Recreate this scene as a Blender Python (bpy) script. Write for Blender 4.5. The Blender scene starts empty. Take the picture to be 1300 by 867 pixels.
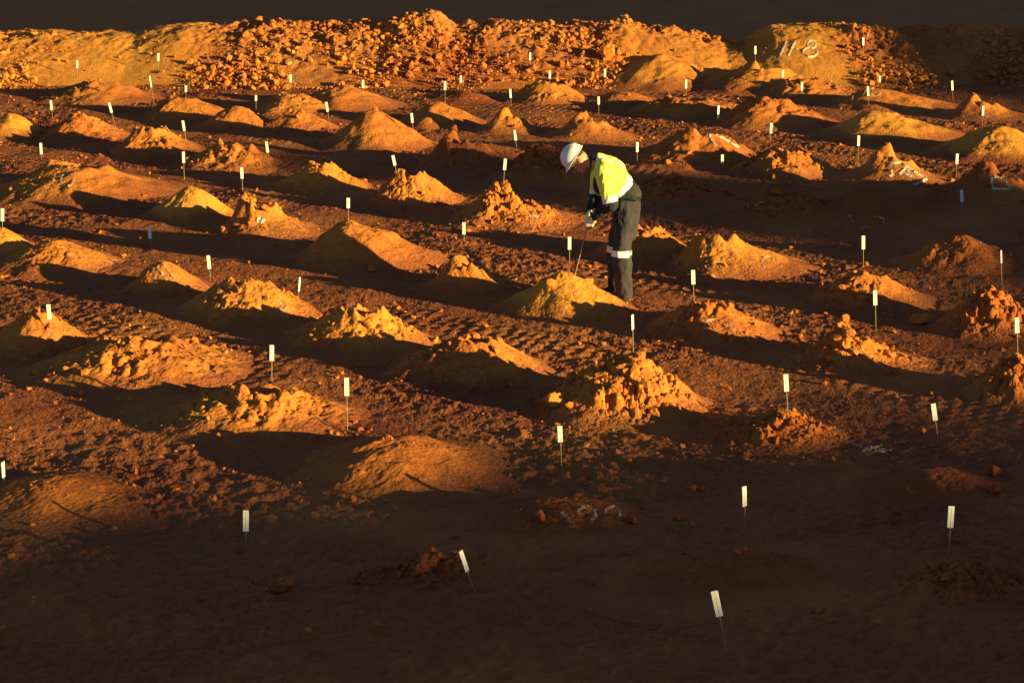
import bpy, bmesh, math, random
import numpy as np
from mathutils import Vector, Matrix, Euler
from mathutils.bvhtree import BVHTree

R = math.radians
SC = bpy.context.scene
COL = SC.collection

# ------------------------------------------------------------------ camera
F_PX, PITCH, CAM_H = 2600.0, R(14.1), 4.28          # photo is 1300 px wide
cam_d = bpy.data.cameras.new('camera')
cam_d.sensor_width = 36.0
cam_d.lens = 36.0 * F_PX / 1300.0
cam_d.clip_start = 0.1
cam_d.clip_end = 2000
cam = bpy.data.objects.new('camera', cam_d)
COL.objects.link(cam)
cam.location = (0, 0, CAM_H)
cam.rotation_euler = (R(90) - PITCH, 0, 0)
SC.camera = cam
SC.render.resolution_x, SC.render.resolution_y = 1024, 682

# ------------------------------------------------------------------ light
SUN_AZ, SUN_EL = R(29), R(6.8)                      # sun low on the right, a little behind the camera
U = np.array([-math.cos(SUN_AZ), math.sin(SUN_AZ)]) # horizontal direction the shadows fall
W = np.array([math.sin(SUN_AZ), math.cos(SUN_AZ)])  # across it
world = bpy.data.worlds.new('World'); SC.world = world
world.use_nodes = True
wn = world.node_tree.nodes; wl = world.node_tree.links
bg = wn['Background']; bg.inputs[1].default_value = 0.052
sky = wn.new('ShaderNodeTexSky'); sky.sky_type = 'NISHITA'; sky.sun_disc = False
sky.sun_elevation = SUN_EL
sky.sun_rotation = R(90) + SUN_AZ
sky.air_density = 0.5; sky.dust_density = 0.1; sky.ozone_density = 1.0
wl.new(sky.outputs[0], bg.inputs[0])
sun_d = bpy.data.lights.new('sun', 'SUN')
sun_d.energy = 5.0; sun_d.angle = R(0.5); sun_d.color = (1.0, 0.78, 0.31)
sun = bpy.data.objects.new('sun', sun_d); COL.objects.link(sun)
tosun = Vector((-U[0]*math.cos(SUN_EL), -U[1]*math.cos(SUN_EL), math.sin(SUN_EL)))
sun.rotation_euler = tosun.to_track_quat('Z', 'Y').to_euler()
sun.location = tosun * 40
SC.view_settings.view_transform = 'Standard'
SC.view_settings.look = 'None'
SC.view_settings.gamma = 1.0
SC.view_settings.exposure = 1.32
SC.render.engine = 'CYCLES'
SC.cycles.max_bounces = 4
SC.cycles.diffuse_bounces = 2

# ------------------------------------------------------------------ noise
_rs = np.random.RandomState(7)
PERM = np.tile(_rs.permutation(256), 3)
GR3 = _rs.normal(size=(256, 3)); GR3 /= np.linalg.norm(GR3, axis=1)[:, None]
def noise3(x, y, z):
    x, y, z = np.broadcast_arrays(np.asarray(x, float), np.asarray(y, float), np.asarray(z, float))
    xi, yi, zi = np.floor(x).astype(int), np.floor(y).astype(int), np.floor(z).astype(int)
    xf, yf, zf = x-xi, y-yi, z-zi
    fu = xf*xf*xf*(xf*(xf*6-15)+10); fv = yf*yf*yf*(yf*(yf*6-15)+10); fw = zf*zf*zf*(zf*(zf*6-15)+10)
    out = 0
    for i in (0, 1):
        for j in (0, 1):
            for k in (0, 1):
                h = PERM[(PERM[(PERM[(xi+i) & 255] + yi + j) & 255] + zi + k) & 255]
                g = GR3[h]
                d = g[..., 0]*(xf-i) + g[..., 1]*(yf-j) + g[..., 2]*(zf-k)
                out = out + d*(fu if i else 1-fu)*(fv if j else 1-fv)*(fw if k else 1-fw)
    return out*1.6
def fbm(x, y, z=0.0, oct=4, gain=0.5, lac=2.03):
    s = 0; a = 1.0; f = 1.0
    for o in range(oct):
        s = s + a*noise3(x*f+o*17.3, y*f-o*9.1, np.asarray(z)*f+o*3.7); a *= gain; f *= lac
    return s
def ridged(x, y, z=0.0, oct=3):
    s = 0; a = 1.0; f = 1.0
    for o in range(oct):
        s = s + a*(1-np.abs(noise3(x*f+o*11.3, y*f+o*5.1, np.asarray(z)+o*3.7))*2); a *= 0.5; f *= 2.1
    return s
def sstep(a, b, x):
    t = np.clip((x-a)/(b-a), 0, 1); return t*t*(3-2*t)

# ------------------------------------------------------------------ lie of the land (metres)
C_S0 = np.array([-40, 0, 7.5, 9.36, 10, 11.5, 13.7, 15.3, 16.1, 17.5, 19.0, 19.8, 20.3, 20.8, 21.3, 22.3, 23.0, 23.7, 24.3, 27.5, 30.5, 33, 34.2, 34.7, 36, 38, 41, 44, 60, 130])
V_S0 = np.array([12.3, 12.3, 10.5, 9.55, 8.95, 7.35, 5.6, 5.0, 4.2, 6.0, 5.7, 7.4, 8.6, 12.4, 15.8, 17.4, 15.8, 9.6, 6.6, 6.0, 7.8, 10.5, 14.0, 17.0, 21.5, 30, 55, 100, 115, 115])  # where the unseen wall's shade should end; sets its crest height
def sc_of(x, y):
    return U[0]*x + U[1]*y, W[0]*x + W[1]*y
def terrain(x, y):
    """large forms of the pit floor: flat drill bench, rising gently towards the near right"""
    x = np.asarray(x, float); y = np.asarray(y, float)
    s, c = sc_of(x, y)
    s0 = 9.0 - 0.70*(np.clip(c, 6, 22)-9.36)
    d = s0 - 1.8 - s
    z = 0.110*(np.log1p(np.exp(np.clip(d*2.2, -30, 30)))/2.2)
    z = 0.85*np.tanh(z/0.85)
    z = z*(1-sstep(16, 21, c))
    edge = 37.6
    drop = sstep(0, 4.5, y-edge)*3.2
    return z - drop
def at(x, v, h=0.0):
    """photo pixel -> the point h metres above the pit floor that it shows"""
    dx = (x-650)/F_PX; dy = -(v-433.5)/F_PX
    Y = math.cos(PITCH)+dy*math.sin(PITCH); Z = -math.sin(PITCH)+dy*math.cos(PITCH)
    z = 0.0
    for _ in range(30):
        t = (z+h-CAM_H)/Z
        z = 0.5*z + 0.5*float(terrain(dx*t, min(Y*t, 37.5)))
    return dx*t, Y*t, z, F_PX/t
def proj(p):
    x, y, z = p[0], p[1], p[2]-CAM_H
    d = y*math.cos(PITCH) - z*math.sin(PITCH); u = y*math.sin(PITCH) + z*math.cos(PITCH)
    return 650+F_PX*x/d, 433.5-F_PX*u/d

# ------------------------------------------------------------------ materials
def new_mat(name):
    m = bpy.data.materials.new(name); m.use_nodes = True
    return m, m.node_tree.nodes, m.node_tree.links, m.node_tree.nodes['Principled BSDF']
def dirt_mat(name, dark, mid, pale, tint=True, bump=0.6, toe=None):
    m, n, l, b = new_mat(name)
    geo = n.new('ShaderNodeNewGeometry')
    def nz(scale, det, rough=0.6):
        t = n.new('ShaderNodeTexNoise'); t.inputs['Scale'].default_value = scale
        t.inputs['Detail'].default_value = det; t.inputs['Roughness'].default_value = rough
        l.new(geo.outputs['Position'], t.inputs['Vector']); return t
    big = nz(0.55, 4); fine = nz(14, 6, 0.75); mm = nz(60, 3, 0.7)
    r = n.new('ShaderNodeValToRGB')
    r.color_ramp.elements[0].position = 0.30; r.color_ramp.elements[0].color = (*dark, 1)
    r.color_ramp.elements[1].position = 0.72; r.color_ramp.elements[1].color = (*pale, 1)
    e = r.color_ramp.elements.new(0.5); e.color = (*mid, 1)
    add = n.new('ShaderNodeMath'); add.operation = 'MULTIPLY_ADD'
    l.new(big.outputs[0], add.inputs[0]); add.inputs[1].default_value = 0.75
    sub = n.new('ShaderNodeMath'); sub.operation = 'MULTIPLY_ADD'
    l.new(fine.outputs[0], sub.inputs[0]); sub.inputs[1].default_value = 0.55; sub.inputs[2].default_value = -0.15
    l.new(sub.outputs[0], add.inputs[2])
    src = add.outputs[0]
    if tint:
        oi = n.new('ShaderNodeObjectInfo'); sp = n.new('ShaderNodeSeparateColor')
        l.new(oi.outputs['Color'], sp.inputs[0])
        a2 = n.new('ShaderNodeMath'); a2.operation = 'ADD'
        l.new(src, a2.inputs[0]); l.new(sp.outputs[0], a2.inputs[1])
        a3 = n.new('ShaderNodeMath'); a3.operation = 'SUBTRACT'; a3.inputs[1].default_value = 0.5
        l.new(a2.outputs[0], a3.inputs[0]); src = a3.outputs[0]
    l.new(src, r.inputs[0])
    colr = r.outputs[0]
    if toe:
        at_ = n.new('ShaderNodeAttribute'); at_.attribute_name = 'toe'
        mx = n.new('ShaderNodeMix'); mx.data_type = 'RGBA'
        l.new(at_.outputs['Fac'], mx.inputs['Factor'])
        r2 = n.new('ShaderNodeValToRGB'); r2.color_ramp.elements[0].position = .3; r2.color_ramp.elements[1].position = .72
        r2.color_ramp.elements[0].color = (*toe[0], 1); r2.color_ramp.elements[1].color = (*toe[2], 1)
        e2 = r2.color_ramp.elements.new(0.5); e2.color = (*toe[1], 1)
        l.new(add.outputs[0], r2.inputs[0])
        l.new(colr, mx.inputs['A']); l.new(r2.outputs[0], mx.inputs['B']); colr = mx.outputs['Result']
    l.new(colr, b.inputs['Base Color'])
    b.inputs['Roughness'].default_value = 1.0
    b.inputs['Specular IOR Level'].default_value = 0.08
    bp = n.new('ShaderNodeBump'); bp.inputs['Strength'].default_value = bump; bp.inputs['Distance'].default_value = 0.012
    vo = n.new('ShaderNodeTexVoronoi'); vo.inputs['Scale'].default_value = 34; l.new(geo.outputs['Position'], vo.inputs['Vector'])
    hm = n.new('ShaderNodeMath'); hm.operation = 'MULTIPLY_ADD'; hm.inputs[1].default_value = -0.8
    l.new(vo.outputs['Distance'], hm.inputs[0]); l.new(mm.outputs[0], hm.inputs[2])
    l.new(hm.outputs[0], bp.inputs['Height']); l.new(bp.outputs[0], b.inputs['Normal'])
    return m
def flat_mat(name, col, rough=0.7, spec=0.3, var=0.12, scale=30, bump=0.0, bscale=60):
    m, n, l, b = new_mat(name)
    tc = n.new('ShaderNodeTexCoord')
    t = n.new('ShaderNodeTexNoise'); t.inputs['Scale'].default_value = scale; t.inputs['Detail'].default_value = 5
    l.new(tc.outputs['Object'], t.inputs['Vector'])
    r = n.new('ShaderNodeValToRGB')
    r.color_ramp.elements[0].position = 0.3; r.color_ramp.elements[1].position = 0.7
    r.color_ramp.elements[0].color = (*[c*(1-var) for c in col], 1)
    r.color_ramp.elements[1].color = (*[min(1, c*(1+var)) for c in col], 1)
    l.new(t.outputs[0], r.inputs[0]); l.new(r.outputs[0], b.inputs['Base Color'])
    b.inputs['Roughness'].default_value = rough; b.inputs['Specular IOR Level'].default_value = spec
    if bump:
        t2 = n.new('ShaderNodeTexNoise'); t2.inputs['Scale'].default_value = bscale; t2.inputs['Detail'].default_value = 3
        l.new(tc.outputs['Object'], t2.inputs['Vector'])
        bp = n.new('ShaderNodeBump'); bp.inputs['Strength'].default_value = bump; bp.inputs['Distance'].default_value = 0.02
        l.new(t2.outputs[0], bp.inputs['Height']); l.new(bp.outputs[0], b.inputs['Normal'])
    return m
GCOL = ((0.22, 0.058, 0.028), (0.37, 0.115, 0.038), (0.48, 0.178, 0.048))
M_GROUND = dirt_mat('red_earth', *GCOL, tint=False)
M_PILE = dirt_mat('drill_spoil', (0.32, 0.082, 0.026), (0.50, 0.162, 0.034), (0.62, 0.258, 0.042), toe=GCOL)
M_FAR = dirt_mat('far_slope_earth', (0.36, 0.155, 0.056), (0.42, 0.185, 0.068), (0.48, 0.215, 0.080), tint=False)
M_CHALK = flat_mat('white_marking_paint', (0.62, 0.50, 0.36), 0.95, 0.1, 0.2, 40)
def chalky(m, lo, hi):
    n = m.node_tree.nodes; l = m.node_tree.links; b = n['Principled BSDF']
    g = n.new('ShaderNodeNewGeometry'); t = n.new('ShaderNodeTexNoise'); t.inputs['Scale'].default_value = 38; t.inputs['Detail'].default_value = 4
    l.new(g.outputs['Position'], t.inputs['Vector'])
    mr = n.new('ShaderNodeMapRange'); mr.inputs['From Min'].default_value = lo; mr.inputs['From Max'].default_value = hi
    l.new(t.outputs[0], mr.inputs['Value']); l.new(mr.outputs[0], b.inputs['Alpha'])
    return m
chalky(M_CHALK, 0.22, 0.46)
M_CHALK_FAINT = chalky(flat_mat('thin_marking_paint', (0.50, 0.37, 0.25), 0.95, 0.1, 0.2, 40), 0.36, 0.62)
M_TAG = flat_mat('white_plastic_tag', (0.82, 0.80, 0.74), 0.5, 0.4, 0.12, 26)
M_WIRE = flat_mat('rusty_steel_wire', (0.30, 0.21, 0.14), 0.7, 0.3, 0.2)
M_INK = flat_mat('faded_ink', (0.35, 0.30, 0.24), 0.8, 0.1)

# ------------------------------------------------------------------ mesh helpers
def np_mesh(name, V, Fq, mat, smooth=True):
    me = bpy.data.meshes.new(name)
    V = np.asarray(V, np.float32); Fq = np.asarray(Fq, np.int32)
    k = Fq.shape[1]
    me.vertices.add(len(V)); me.vertices.foreach_set('co', V.ravel())
    me.loops.add(Fq.size); me.loops.foreach_set('vertex_index', Fq.ravel())
    me.polygons.add(len(Fq))
    me.polygons.foreach_set('loop_start', np.arange(0, Fq.size, k, dtype=np.int32))
    me.polygons.foreach_set('loop_total', np.full(len(Fq), k, np.int32))
    me.polygons.foreach_set('use_smooth', np.full(len(Fq), smooth))
    me.update(calc_edges=True); me.validate()
    if mat: me.materials.append(mat)
    return me
def grid_faces(nr, nc):
    i = np.arange(nr-1)[:, None]*nc + np.arange(nc-1)[None, :]
    i = i.ravel(); return np.stack([i, i+1, i+nc+1, i+nc], 1)
def tris(Fq):
    return np.concatenate([Fq[:, [0, 1, 2]], Fq[:, [0, 2, 3]]])
def obj(name, me, parent=None, **kw):
    o = bpy.data.objects.new(name, me); COL.objects.link(o)
    if parent: o.parent = parent
    for k, v in kw.items(): o[k] = v
    return o
def tag(o, label, cat, group=None, kind=None):
    if label: o['label'] = label
    if cat: o['category'] = cat
    if group: o['group'] = group
    if kind: o['kind'] = kind
    return o

def ico(sub):
    bm = bmesh.new(); bmesh.ops.create_icosphere(bm, subdivisions=sub, radius=1.0)
    V = np.array([v.co[:] for v in bm.verts]); Fc = np.array([[v.index for v in f.verts] for f in bm.faces]); bm.free()
    return V, Fc
ICO = {s: ico(s) for s in (1, 2, 3)}
def clod_shapes(sub, n, seed, rough=0.22):
    V, Fc = ICO[sub]; rs = np.random.RandomState(seed); out = []
    for k in range(n):
        o = rs.rand(3)*50
        d = 1 + rough*fbm(V[:, 0]*1.1+o[0], V[:, 1]*1.1+o[1], V[:, 2]*1.1+o[2], 3)
        P = V*d[:, None]
        for _ in range(9):                                   # broken facets
            nrm = rs.normal(size=3); nrm /= np.linalg.norm(nrm)
            dd = P@nrm; lim = 0.45+0.3*rs.rand()
            P = P - np.clip(dd-lim, 0, None)[:, None]*nrm
        P *= (0.7+0.6*rs.rand(3))
        out.append(P)
    return out, Fc
CL1 = clod_shapes(1, 14, 3); CL2 = clod_shapes(2, 14, 5); CL3 = clod_shapes(3, 8, 9, 0.4)
def scatter(pos, size, rs, shapes):
    """one V, F for many clods"""
    sh, Fc = shapes; Vs = []; Fs = []; n = 0
    for p, s in zip(pos, size):
        P = sh[rs.randint(len(sh))]
        q = rs.normal(size=4); q /= np.linalg.norm(q); w, x, y, z = q
        Rm = np.array([[1-2*(y*y+z*z), 2*(x*y-z*w), 2*(x*z+y*w)], [2*(x*y+z*w), 1-2*(x*x+z*z), 2*(y*z-x*w)], [2*(x*z-y*w), 2*(y*z+x*w), 1-2*(x*x+y*y)]])
        Vs.append(P@Rm.T*s*np.array([1, 1, 0.85]) + p); Fs.append(Fc+n); n += len(P)
    if not Vs: return np.zeros((0, 3)), np.zeros((0, 3), int)
    return np.concatenate(Vs), np.concatenate(Fs)

# ------------------------------------------------------------------ ground
def micro(x, y):
    """wheel tracks, crumbs and ruts of the floor"""
    ca, sa = math.cos(R(-44)), math.sin(R(-44))             # along the drill rows
    a = x*ca + y*sa; b = -x*sa + y*ca
    z = 0.030*fbm(x*0.7, y*0.7, 1.3, 3)
    patch = sstep(-0.25, 0.35, noise3(x*0.45+9, y*0.45, 4.2))
    z = z + 0.007*fbm(a*3.0, b*16, 2.2, 3)*(0.35+patch)
    z = z + 0.009*fbm(x*9, y*9, 5.5, 4, 0.62)*(0.5+0.8*patch)
    tread = sstep(0.1, 0.5, noise3(a*0.25, b*1.1, 8.8))
    z = z + 0.008*np.sin(a*44+3*noise3(x*2, y*2, 1))*np.sin(b*19)*tread
    z = z + 0.006*np.clip(np.abs(noise3(x*17, y*17, 3.3)), 0, .8)*(0.3+patch)
    near = 1-sstep(12.5, 15.5, y)
    z = z + near*(0.016*fbm(x*5, y*5, 2.7, 4, 0.6) + 0.03*np.clip(noise3(x*12, y*12, 5.7)-0.3, 0, 1))
    lump = np.clip(noise3(x*6.5, y*6.5, 7.7)-0.42, 0, None)
    z = z + 0.05*lump*(0.4+patch)
    return z
GRID = None
def build_ground():
    global GRID
    th = np.concatenate([np.linspace(-75, -18, 40)[:-1], np.linspace(-18, 18, 1500), np.linspace(18, 75, 40)[1:]])
    th = np.radians(th)
    r = np.concatenate([np.linspace(1, 8.6, 20)[:-1], np.exp(np.linspace(math.log(8.6), math.log(44), 820)), np.exp(np.linspace(math.log(44), math.log(900), 90))[1:]])
    T, RR = np.meshgrid(th, r)
    GRID = (len(th), len(r))
    x = RR*np.sin(T); y = RR*np.cos(T)
    fade = 1-sstep(40, 60, RR)
    z = terrain(x, y) + micro(x, y)*fade + 0.25*fbm(x*0.05, y*0.012, 3, 3)*sstep(60, 110, RR) \
        + 0.06*fbm(x*0.5, y*0.5, 3, 4)*sstep(40, 50, RR)
    V = np.stack([x, y, z], -1).reshape(-1, 3)
    me = np_mesh('ground', V, grid_faces(len(r), len(th)), M_GROUND)
    me.materials.append(M_FAR)
    mi = np.zeros((len(r)-1, len(th)-1), np.int32)
    mi[(0.5*(r[1:]+r[:-1])) > 52] = 1
    me.polygons.foreach_set('material_index', mi.ravel())
    o = obj('ground', me); o['kind'] = 'structure'
build_ground()

# far side of the pit: a slope that rises beyond the lower bench
def build_far_slope():
    xs = np.linspace(-160, 160, 260); ys = np.concatenate([np.linspace(104, 150, 90), np.linspace(152, 230, 20)])
    X, Y = np.meshgrid(xs, ys)
    Z = -4.0 + 0.55*np.clip(Y-106, 0, None)*(1-0.35*sstep(140, 230, Y)) + 0.9*fbm(X*0.07, Y*0.10, 5, 4)
    me = np_mesh('far_pit_slope', np.stack([X, Y, Z], -1).reshape(-1, 3), grid_faces(len(ys), len(xs)), M_FAR)
    o = obj('far_pit_slope', me); o['kind'] = 'structure'
build_far_slope()

# unseen pit wall on the right, its crest cut to shade the floor
def build_wall():
    S = -45.0
    c = np.linspace(-30, 130, 640)
    s0 = np.interp(c, C_S0, V_S0)
    z0 = (s0 - S)*math.tan(SUN_EL) + 0.05*fbm(c*0.9, 3.3, 0, 3)
    prof = [(10.0, 0.0), (9.2, 0.18), (5.2, 0.40), (5.0, 0.52), (1.4, 0.97), (0.0, 1.0), (-6.0, 0.97), (-14.0, 0.0)]
    V = []
    for ds, kz in prof:
        jig = 0.7*fbm(c*0.22, ds*0.3, 1.0, 4)*(0 if kz == 1.0 else 1)
        s = S + ds + jig
        V.append(np.stack([U[0]*s+W[0]*c, U[1]*s+W[1]*c, -1.5 + (z0+1.5)*kz], -1))
    V = np.stack(V, 0)
    me = np_mesh('unseen_pit_wall', V.reshape(-1, 3), grid_faces(len(prof), len(c)), M_GROUND)
    o = obj('unseen_pit_wall', me); o['kind'] = 'structure'
build_wall()

# bank of broken earth along the back of the bench
BX = [0, 90, 180, 215, 240, 300, 400, 490, 505, 530, 560, 580, 640, 720, 790, 830, 880, 915, 940, 975, 1010, 1060, 1100, 1160, 1230, 1300]
BV = [42, 42, 43, 35, 31, 34, 32, 32, 24, 19, 22, 34, 31, 32, 30, 38, 44, 56, 55, 36, 32, 34, 38, 40, 40, 42]
def bank_h(x):
    px = 650 + x*70.0
    v = np.interp(px, BX, BV)
    ang = PITCH + np.arctan((v-433.5)/F_PX)
    return CAM_H - 37.0*np.tan(ang)
def bank_z(X, Y):
    h = np.clip(bank_h(X), 0.3, None)
    base = 34.4 + 0.35*noise3(X*0.5, 2.0, 0.3)
    up = sstep(0, 1, (Y-base)/(37.0-base)*0.98)**0.9
    down = 1-sstep(37.2, 40.5, Y)*0.9
    z = h*up*down
    pxx = 650 + X*70.0 + 25*noise3(X*1.3, Y*1.3, 7)
    rough = np.interp(pxx, [-100, 0, 70, 110, 240, 300, 440, 760, 790, 930, 960, 1045, 1075, 1400], [.7, .6, .4, .06, .06, .75, 1, 1, .15, .25, .05, .05, 1, 1])
    crest = np.clip((Y-36.6)/0.4, 0, 1)*np.interp(pxx, [240, 300, 760, 800, 930, 950], [0, .3, .3, .8, .8, 0])
    rough = np.clip(rough+crest, 0, 1)
    n = 0.045*fbm(X*1.6, Y*1.6, 2.1, 4)*up + 0.012*fbm(X*9, Y*9, 2.1, 3)*up + rough*up*(0.11*np.clip(noise3(X*3.1, Y*3.1, z*2), -0.2, 1) + 0.05*fbm(X*8, Y*8, z*5, 3))
    return z + n*down, up, rough
def build_bank():
    xs = np.linspace(-15, 15, 1300); ys = np.concatenate([np.linspace(33.4, 37.6, 190), np.linspace(37.65, 41, 30)])
    X, Y = np.meshgrid(xs, ys)
    z, up, rough = bank_z(X, Y)
    Z = np.where(Y < 37.6, terrain(X, np.minimum(Y, 37.5)), terrain(X, Y)) + z - 0.06*(1-up) - 0.4*sstep(40, 41, Y)
    me = np_mesh('earth_bank', np.stack([X, Y, Z], -1).reshape(-1, 3), grid_faces(len(ys), len(xs)), M_PILE)
    ta = me.attributes.new('toe', 'FLOAT', 'POINT'); ta.data.foreach_set('value', (0.75*rough*np.ones_like(X)).astype(np.float32).ravel())
    o = obj('earth_bank', me); o.color = (0.64, 0, 0, 1); o['kind'] = 'structure'
    # loose rubble on its face
    rs = np.random.RandomState(11); n = 60000
    x = rs.uniform(-13, 13, n); y = rs.uniform(34.4, 37.3, n)
    rg = bank_z(x, y)[2]; clump = noise3(x*0.9, y*0.9, 6.6)
    ok = rs.rand(n) < (0.03+rg*(0.45+1.1*clump))
    x, y, rg = x[ok][:12500], y[ok][:12500], rg[ok][:12500]
    size = np.minimum(0.085, 0.010*(1-rs.rand(len(x)))**-0.62)*np.where(rg < .3, 0.5, 1.0)
    pos = np.stack([x, y, size], -1)
    pos = np.array(pos); zz = bank_z(pos[:, 0], pos[:, 1])[0]+terrain(pos[:, 0], np.minimum(pos[:, 1], 37.5))
    P = np.stack([pos[:, 0], pos[:, 1], zz+pos[:, 2]*0.08], -1)
    V, Fc = scatter(P, size, rs, CL1)
    me = np_mesh('bank_rubble', V, Fc, M_PILE, smooth=False)
    o = obj('bank_rubble', me); o.color = (0.54, 0, 0, 1)
    tag(o, 'loose orange rubble and clods covering the sunlit face of the long bank at the back', 'rubble', kind='stuff')
build_bank()

# ------------------------------------------------------------------ drill spoil mounds
SURF = []                                             # triangles of everything a stake or mark can stand on
def mound(px, pv, wl, wr, h, style, tint, label, seed, extra=None):
    """a cone of drill cuttings. px, pv: its peak; wl, wr: reach left and right; styles:
       s smooth, r crumbly, c clods, k horn on top, b broken crater rim, d low dome"""
    rs = np.random.RandomState(1000+seed)
    if 'd' in style: h *= 0.75
    else: h *= 0.80 + 0.22*float(sstep(19, 26, at(px, pv)[1]))
    X, Y, Z, sc = at(px, pv, h)
    kw = 1.10 + 0.10*float(sstep(20, 27, Y))
    rl, rr = wl/sc*kw, wr/sc*kw
    Rm = 0.5*(rl+rr); N = 210 if Rm > 0.6 and Y < 24 else (150 if Y < 28 else 110)
    L = max(rl, rr)*1.35
    g = np.linspace(-L, L, N)
    gx, gy = np.meshgrid(g, g)
    ang = np.arctan2(gy, gx); rad = np.hypot(gx, gy)
    o1, o2 = rs.rand()*40, rs.rand()*40
    rx = np.where(gx < 0, rl, rr)*1.0
    w = 0.5+0.5*np.cos(ang)
    Rb = rl + (rr-rl)*(0.5+0.5*np.tanh(gx/(0.3*Rm)))
    ry = Rm*0.95
    Rb = 1/np.sqrt((np.cos(ang)/Rb)**2+(np.sin(ang)/ry)**2)
    Rb = Rb*(1+0.13*fbm(np.cos(ang)*1.2+o1, np.sin(ang)*1.2+o2, 0.0, 2))
    q = rad/Rb
    if 'd' in style: prof = np.exp(-(q*1.55)**2)-0.08
    elif 'k' in style: prof = np.clip(1-q, -0.3, 1)*0.62 + 0.10*np.exp(-(q*2.6)**2)
    else: prof = 1.02-np.sqrt(q*q+0.022)
    prof = np.where(prof < 0, prof*0.5, prof)
    pw = 1.45 if 'k' in style else 1.22
    prof = np.where(prof > 0, np.clip(prof, 0, 1.2)**pw, prof)                    # concave toe
    x, y = gx+X, gy+Y
    z = h*prof
    amp = np.clip(prof*2.2, 0.12, 1)
    rough = 1.0 if ('r' in style or 'b' in style) else (2.1 if 'c' in style else 0.35)
    left = 0.5+0.5*np.tanh((-gx)/(0.35*Rm)+0.4) if 'l' in style else 1.0        # crumbly on its left only
    z = z + amp*0.045*h/0.4*fbm(x*2.6+o1, y*2.6, 0.5, 3)*0.9
    bil = np.abs(noise3(x*9+o2, y*9, 1.5))+0.55*np.abs(noise3(x*19, y*19+o1, 2.5))+0.3*np.abs(noise3(x*38, y*38, 3.5))
    patch = 0.35+0.9*sstep(-0.25, 0.35, noise3(x*2.3+o1, y*2.3, 9.9))
    crumbs = (0.046*(bil-0.45) + 0.03*np.clip(noise3(x*6+o1, y*6, 3)-0.1, 0, 1))*patch
    z = z + amp*rough*left*crumbs + 0.0030*fbm(x*28, y*28, 2, 3)*np.clip(prof*4+0.3, 0, 1)
    # rills where dust has run down the cone
    z = z - 0.010*amp*np.clip(ridged(ang*2.2+o1, q*0.7, 1.0, 2)-1.15, 0, 1)*(q > 0.15)
    if 'b' in style or 'k' in style or 'r' in style:
        # hole collar: a small crater behind the crest with a torn rim
        cx, cy = (0.06*Rm, 0.10*Rm)
        d = np.hypot(gx-cx, (gy-cy))
        cr = 0.20*Rm
        rim = 0.26*h*np.exp(-((d-cr*1.25)/(0.42*cr))**2)*np.clip(0.35+1.1*noise3(np.cos(ang)*1.6+o2, np.sin(ang)*1.6, 2.0), 0, 1)
        pit = 0.55*h*np.exp(-(d/cr)**4)
        z = z + (rim if 'b' in style else 0.5*rim) - (pit if 'b' in style else 0.6*pit)
    if 'k' in style:
        hx = -0.02*Rm; d = np.hypot((gx-hx), (gy-0.03)*1.3)
        z = z + 0.50*h*np.clip(1-d/(0.16*Rm), 0, 1)**0.8*(1+0.25*noise3(x*9, y*9, 4)) \
              + 0.16*h*np.exp(-(np.hypot(gx+0.22*Rm, gy)/(0.15*Rm))**2)
    if extra: z = z + extra(gx, gy, Rm, h)
    # below the floor at the outside, and no taller than asked
    top = z.max(); z = np.where(z > 0, z*(h*1.03/max(top, 1e-3)), z)
    z = np.where(q > 1.12, np.minimum(z, -0.03), z)
    V = np.stack([gx, gy, z + terrain(x, y) - Z - 0.012], -1).reshape(-1, 3)
    Fq = grid_faces(N, N)
    keep = (q.reshape(-1)[Fq].min(1) < 1.22)
    Fq = Fq[keep]
    T = tris(Fq)
    used = np.unique(T); remap = np.full(len(V), -1); remap[used] = np.arange(len(used))
    V2 = V[used]; T = remap[T]
    # clods lying on it
    ncl = {'c': 260, 'b': 110, 'r': 140, 'k': 60, 's': 14, 'd': 16}
    n = max(ncl[ch] for ch in style if ch in ncl)
    n = int(n*(1.0 if Y < 26 else 0.6))
    pos, size = [], []
    zi = z
    for _ in range(n):
        a = rs.uniform(0, 2*math.pi); qq = abs(rs.normal(0, 0.42)) if 'c' in style else rs.uniform(0.02, 1.05)
        if 'l' in style and math.cos(a) > 0.2 and rs.rand() < 0.8: a = math.pi - a
        Rr = rl if math.cos(a) < 0 else rr
        ppx, ppy = Rr*qq*math.cos(a), Rm*qq*math.sin(a)
        ii = int(round((ppy+L)/(2*L)*(N-1))); jj = int(round((ppx+L)/(2*L)*(N-1)))
        if not (0 <= ii < N and 0 <= jj < N): continue
        s = min(0.055, 0.008*(1-rs.rand())**-0.6)
        if 'c' in style: s = min(0.062, s*1.35)
        s *= Rm/0.7 if Rm < 0.7 else 1
        pos.append((ppx, ppy, V[ii*N+jj, 2]+s*0.12)); size.append(s)
    Vc, Fc = scatter(np.array(pos), size, rs, CL1 if Y > 27 else CL2)
    Vall = np.concatenate([V2, Vc]); Fall = np.concatenate([T, Fc+len(V2)])
    me = np_mesh('spoil_mound', Vall, Fall, M_PILE, smooth=True)
    toe = 1-sstep(0.10, 0.42, z/h + 0.12*fbm(x*3, y*3, 6, 3))
    tv = np.zeros(len(Vall), np.float32); tv[:len(V2)] = toe.reshape(-1)[used]
    ta = me.attributes.new('toe', 'FLOAT', 'POINT'); ta.data.foreach_set('value', tv)
    sm = np.ones(len(Fall), bool); sm[len(T):] = False
    if 'c' in style: sm[:] = False
    me.polygons.foreach_set('use_smooth', sm)
    ob = obj('spoil_mound', me); ob.location = (X, Y, Z); ob.color = (tint-0.05 if tint < 0.65 else tint, 0, 0, 1)
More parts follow.
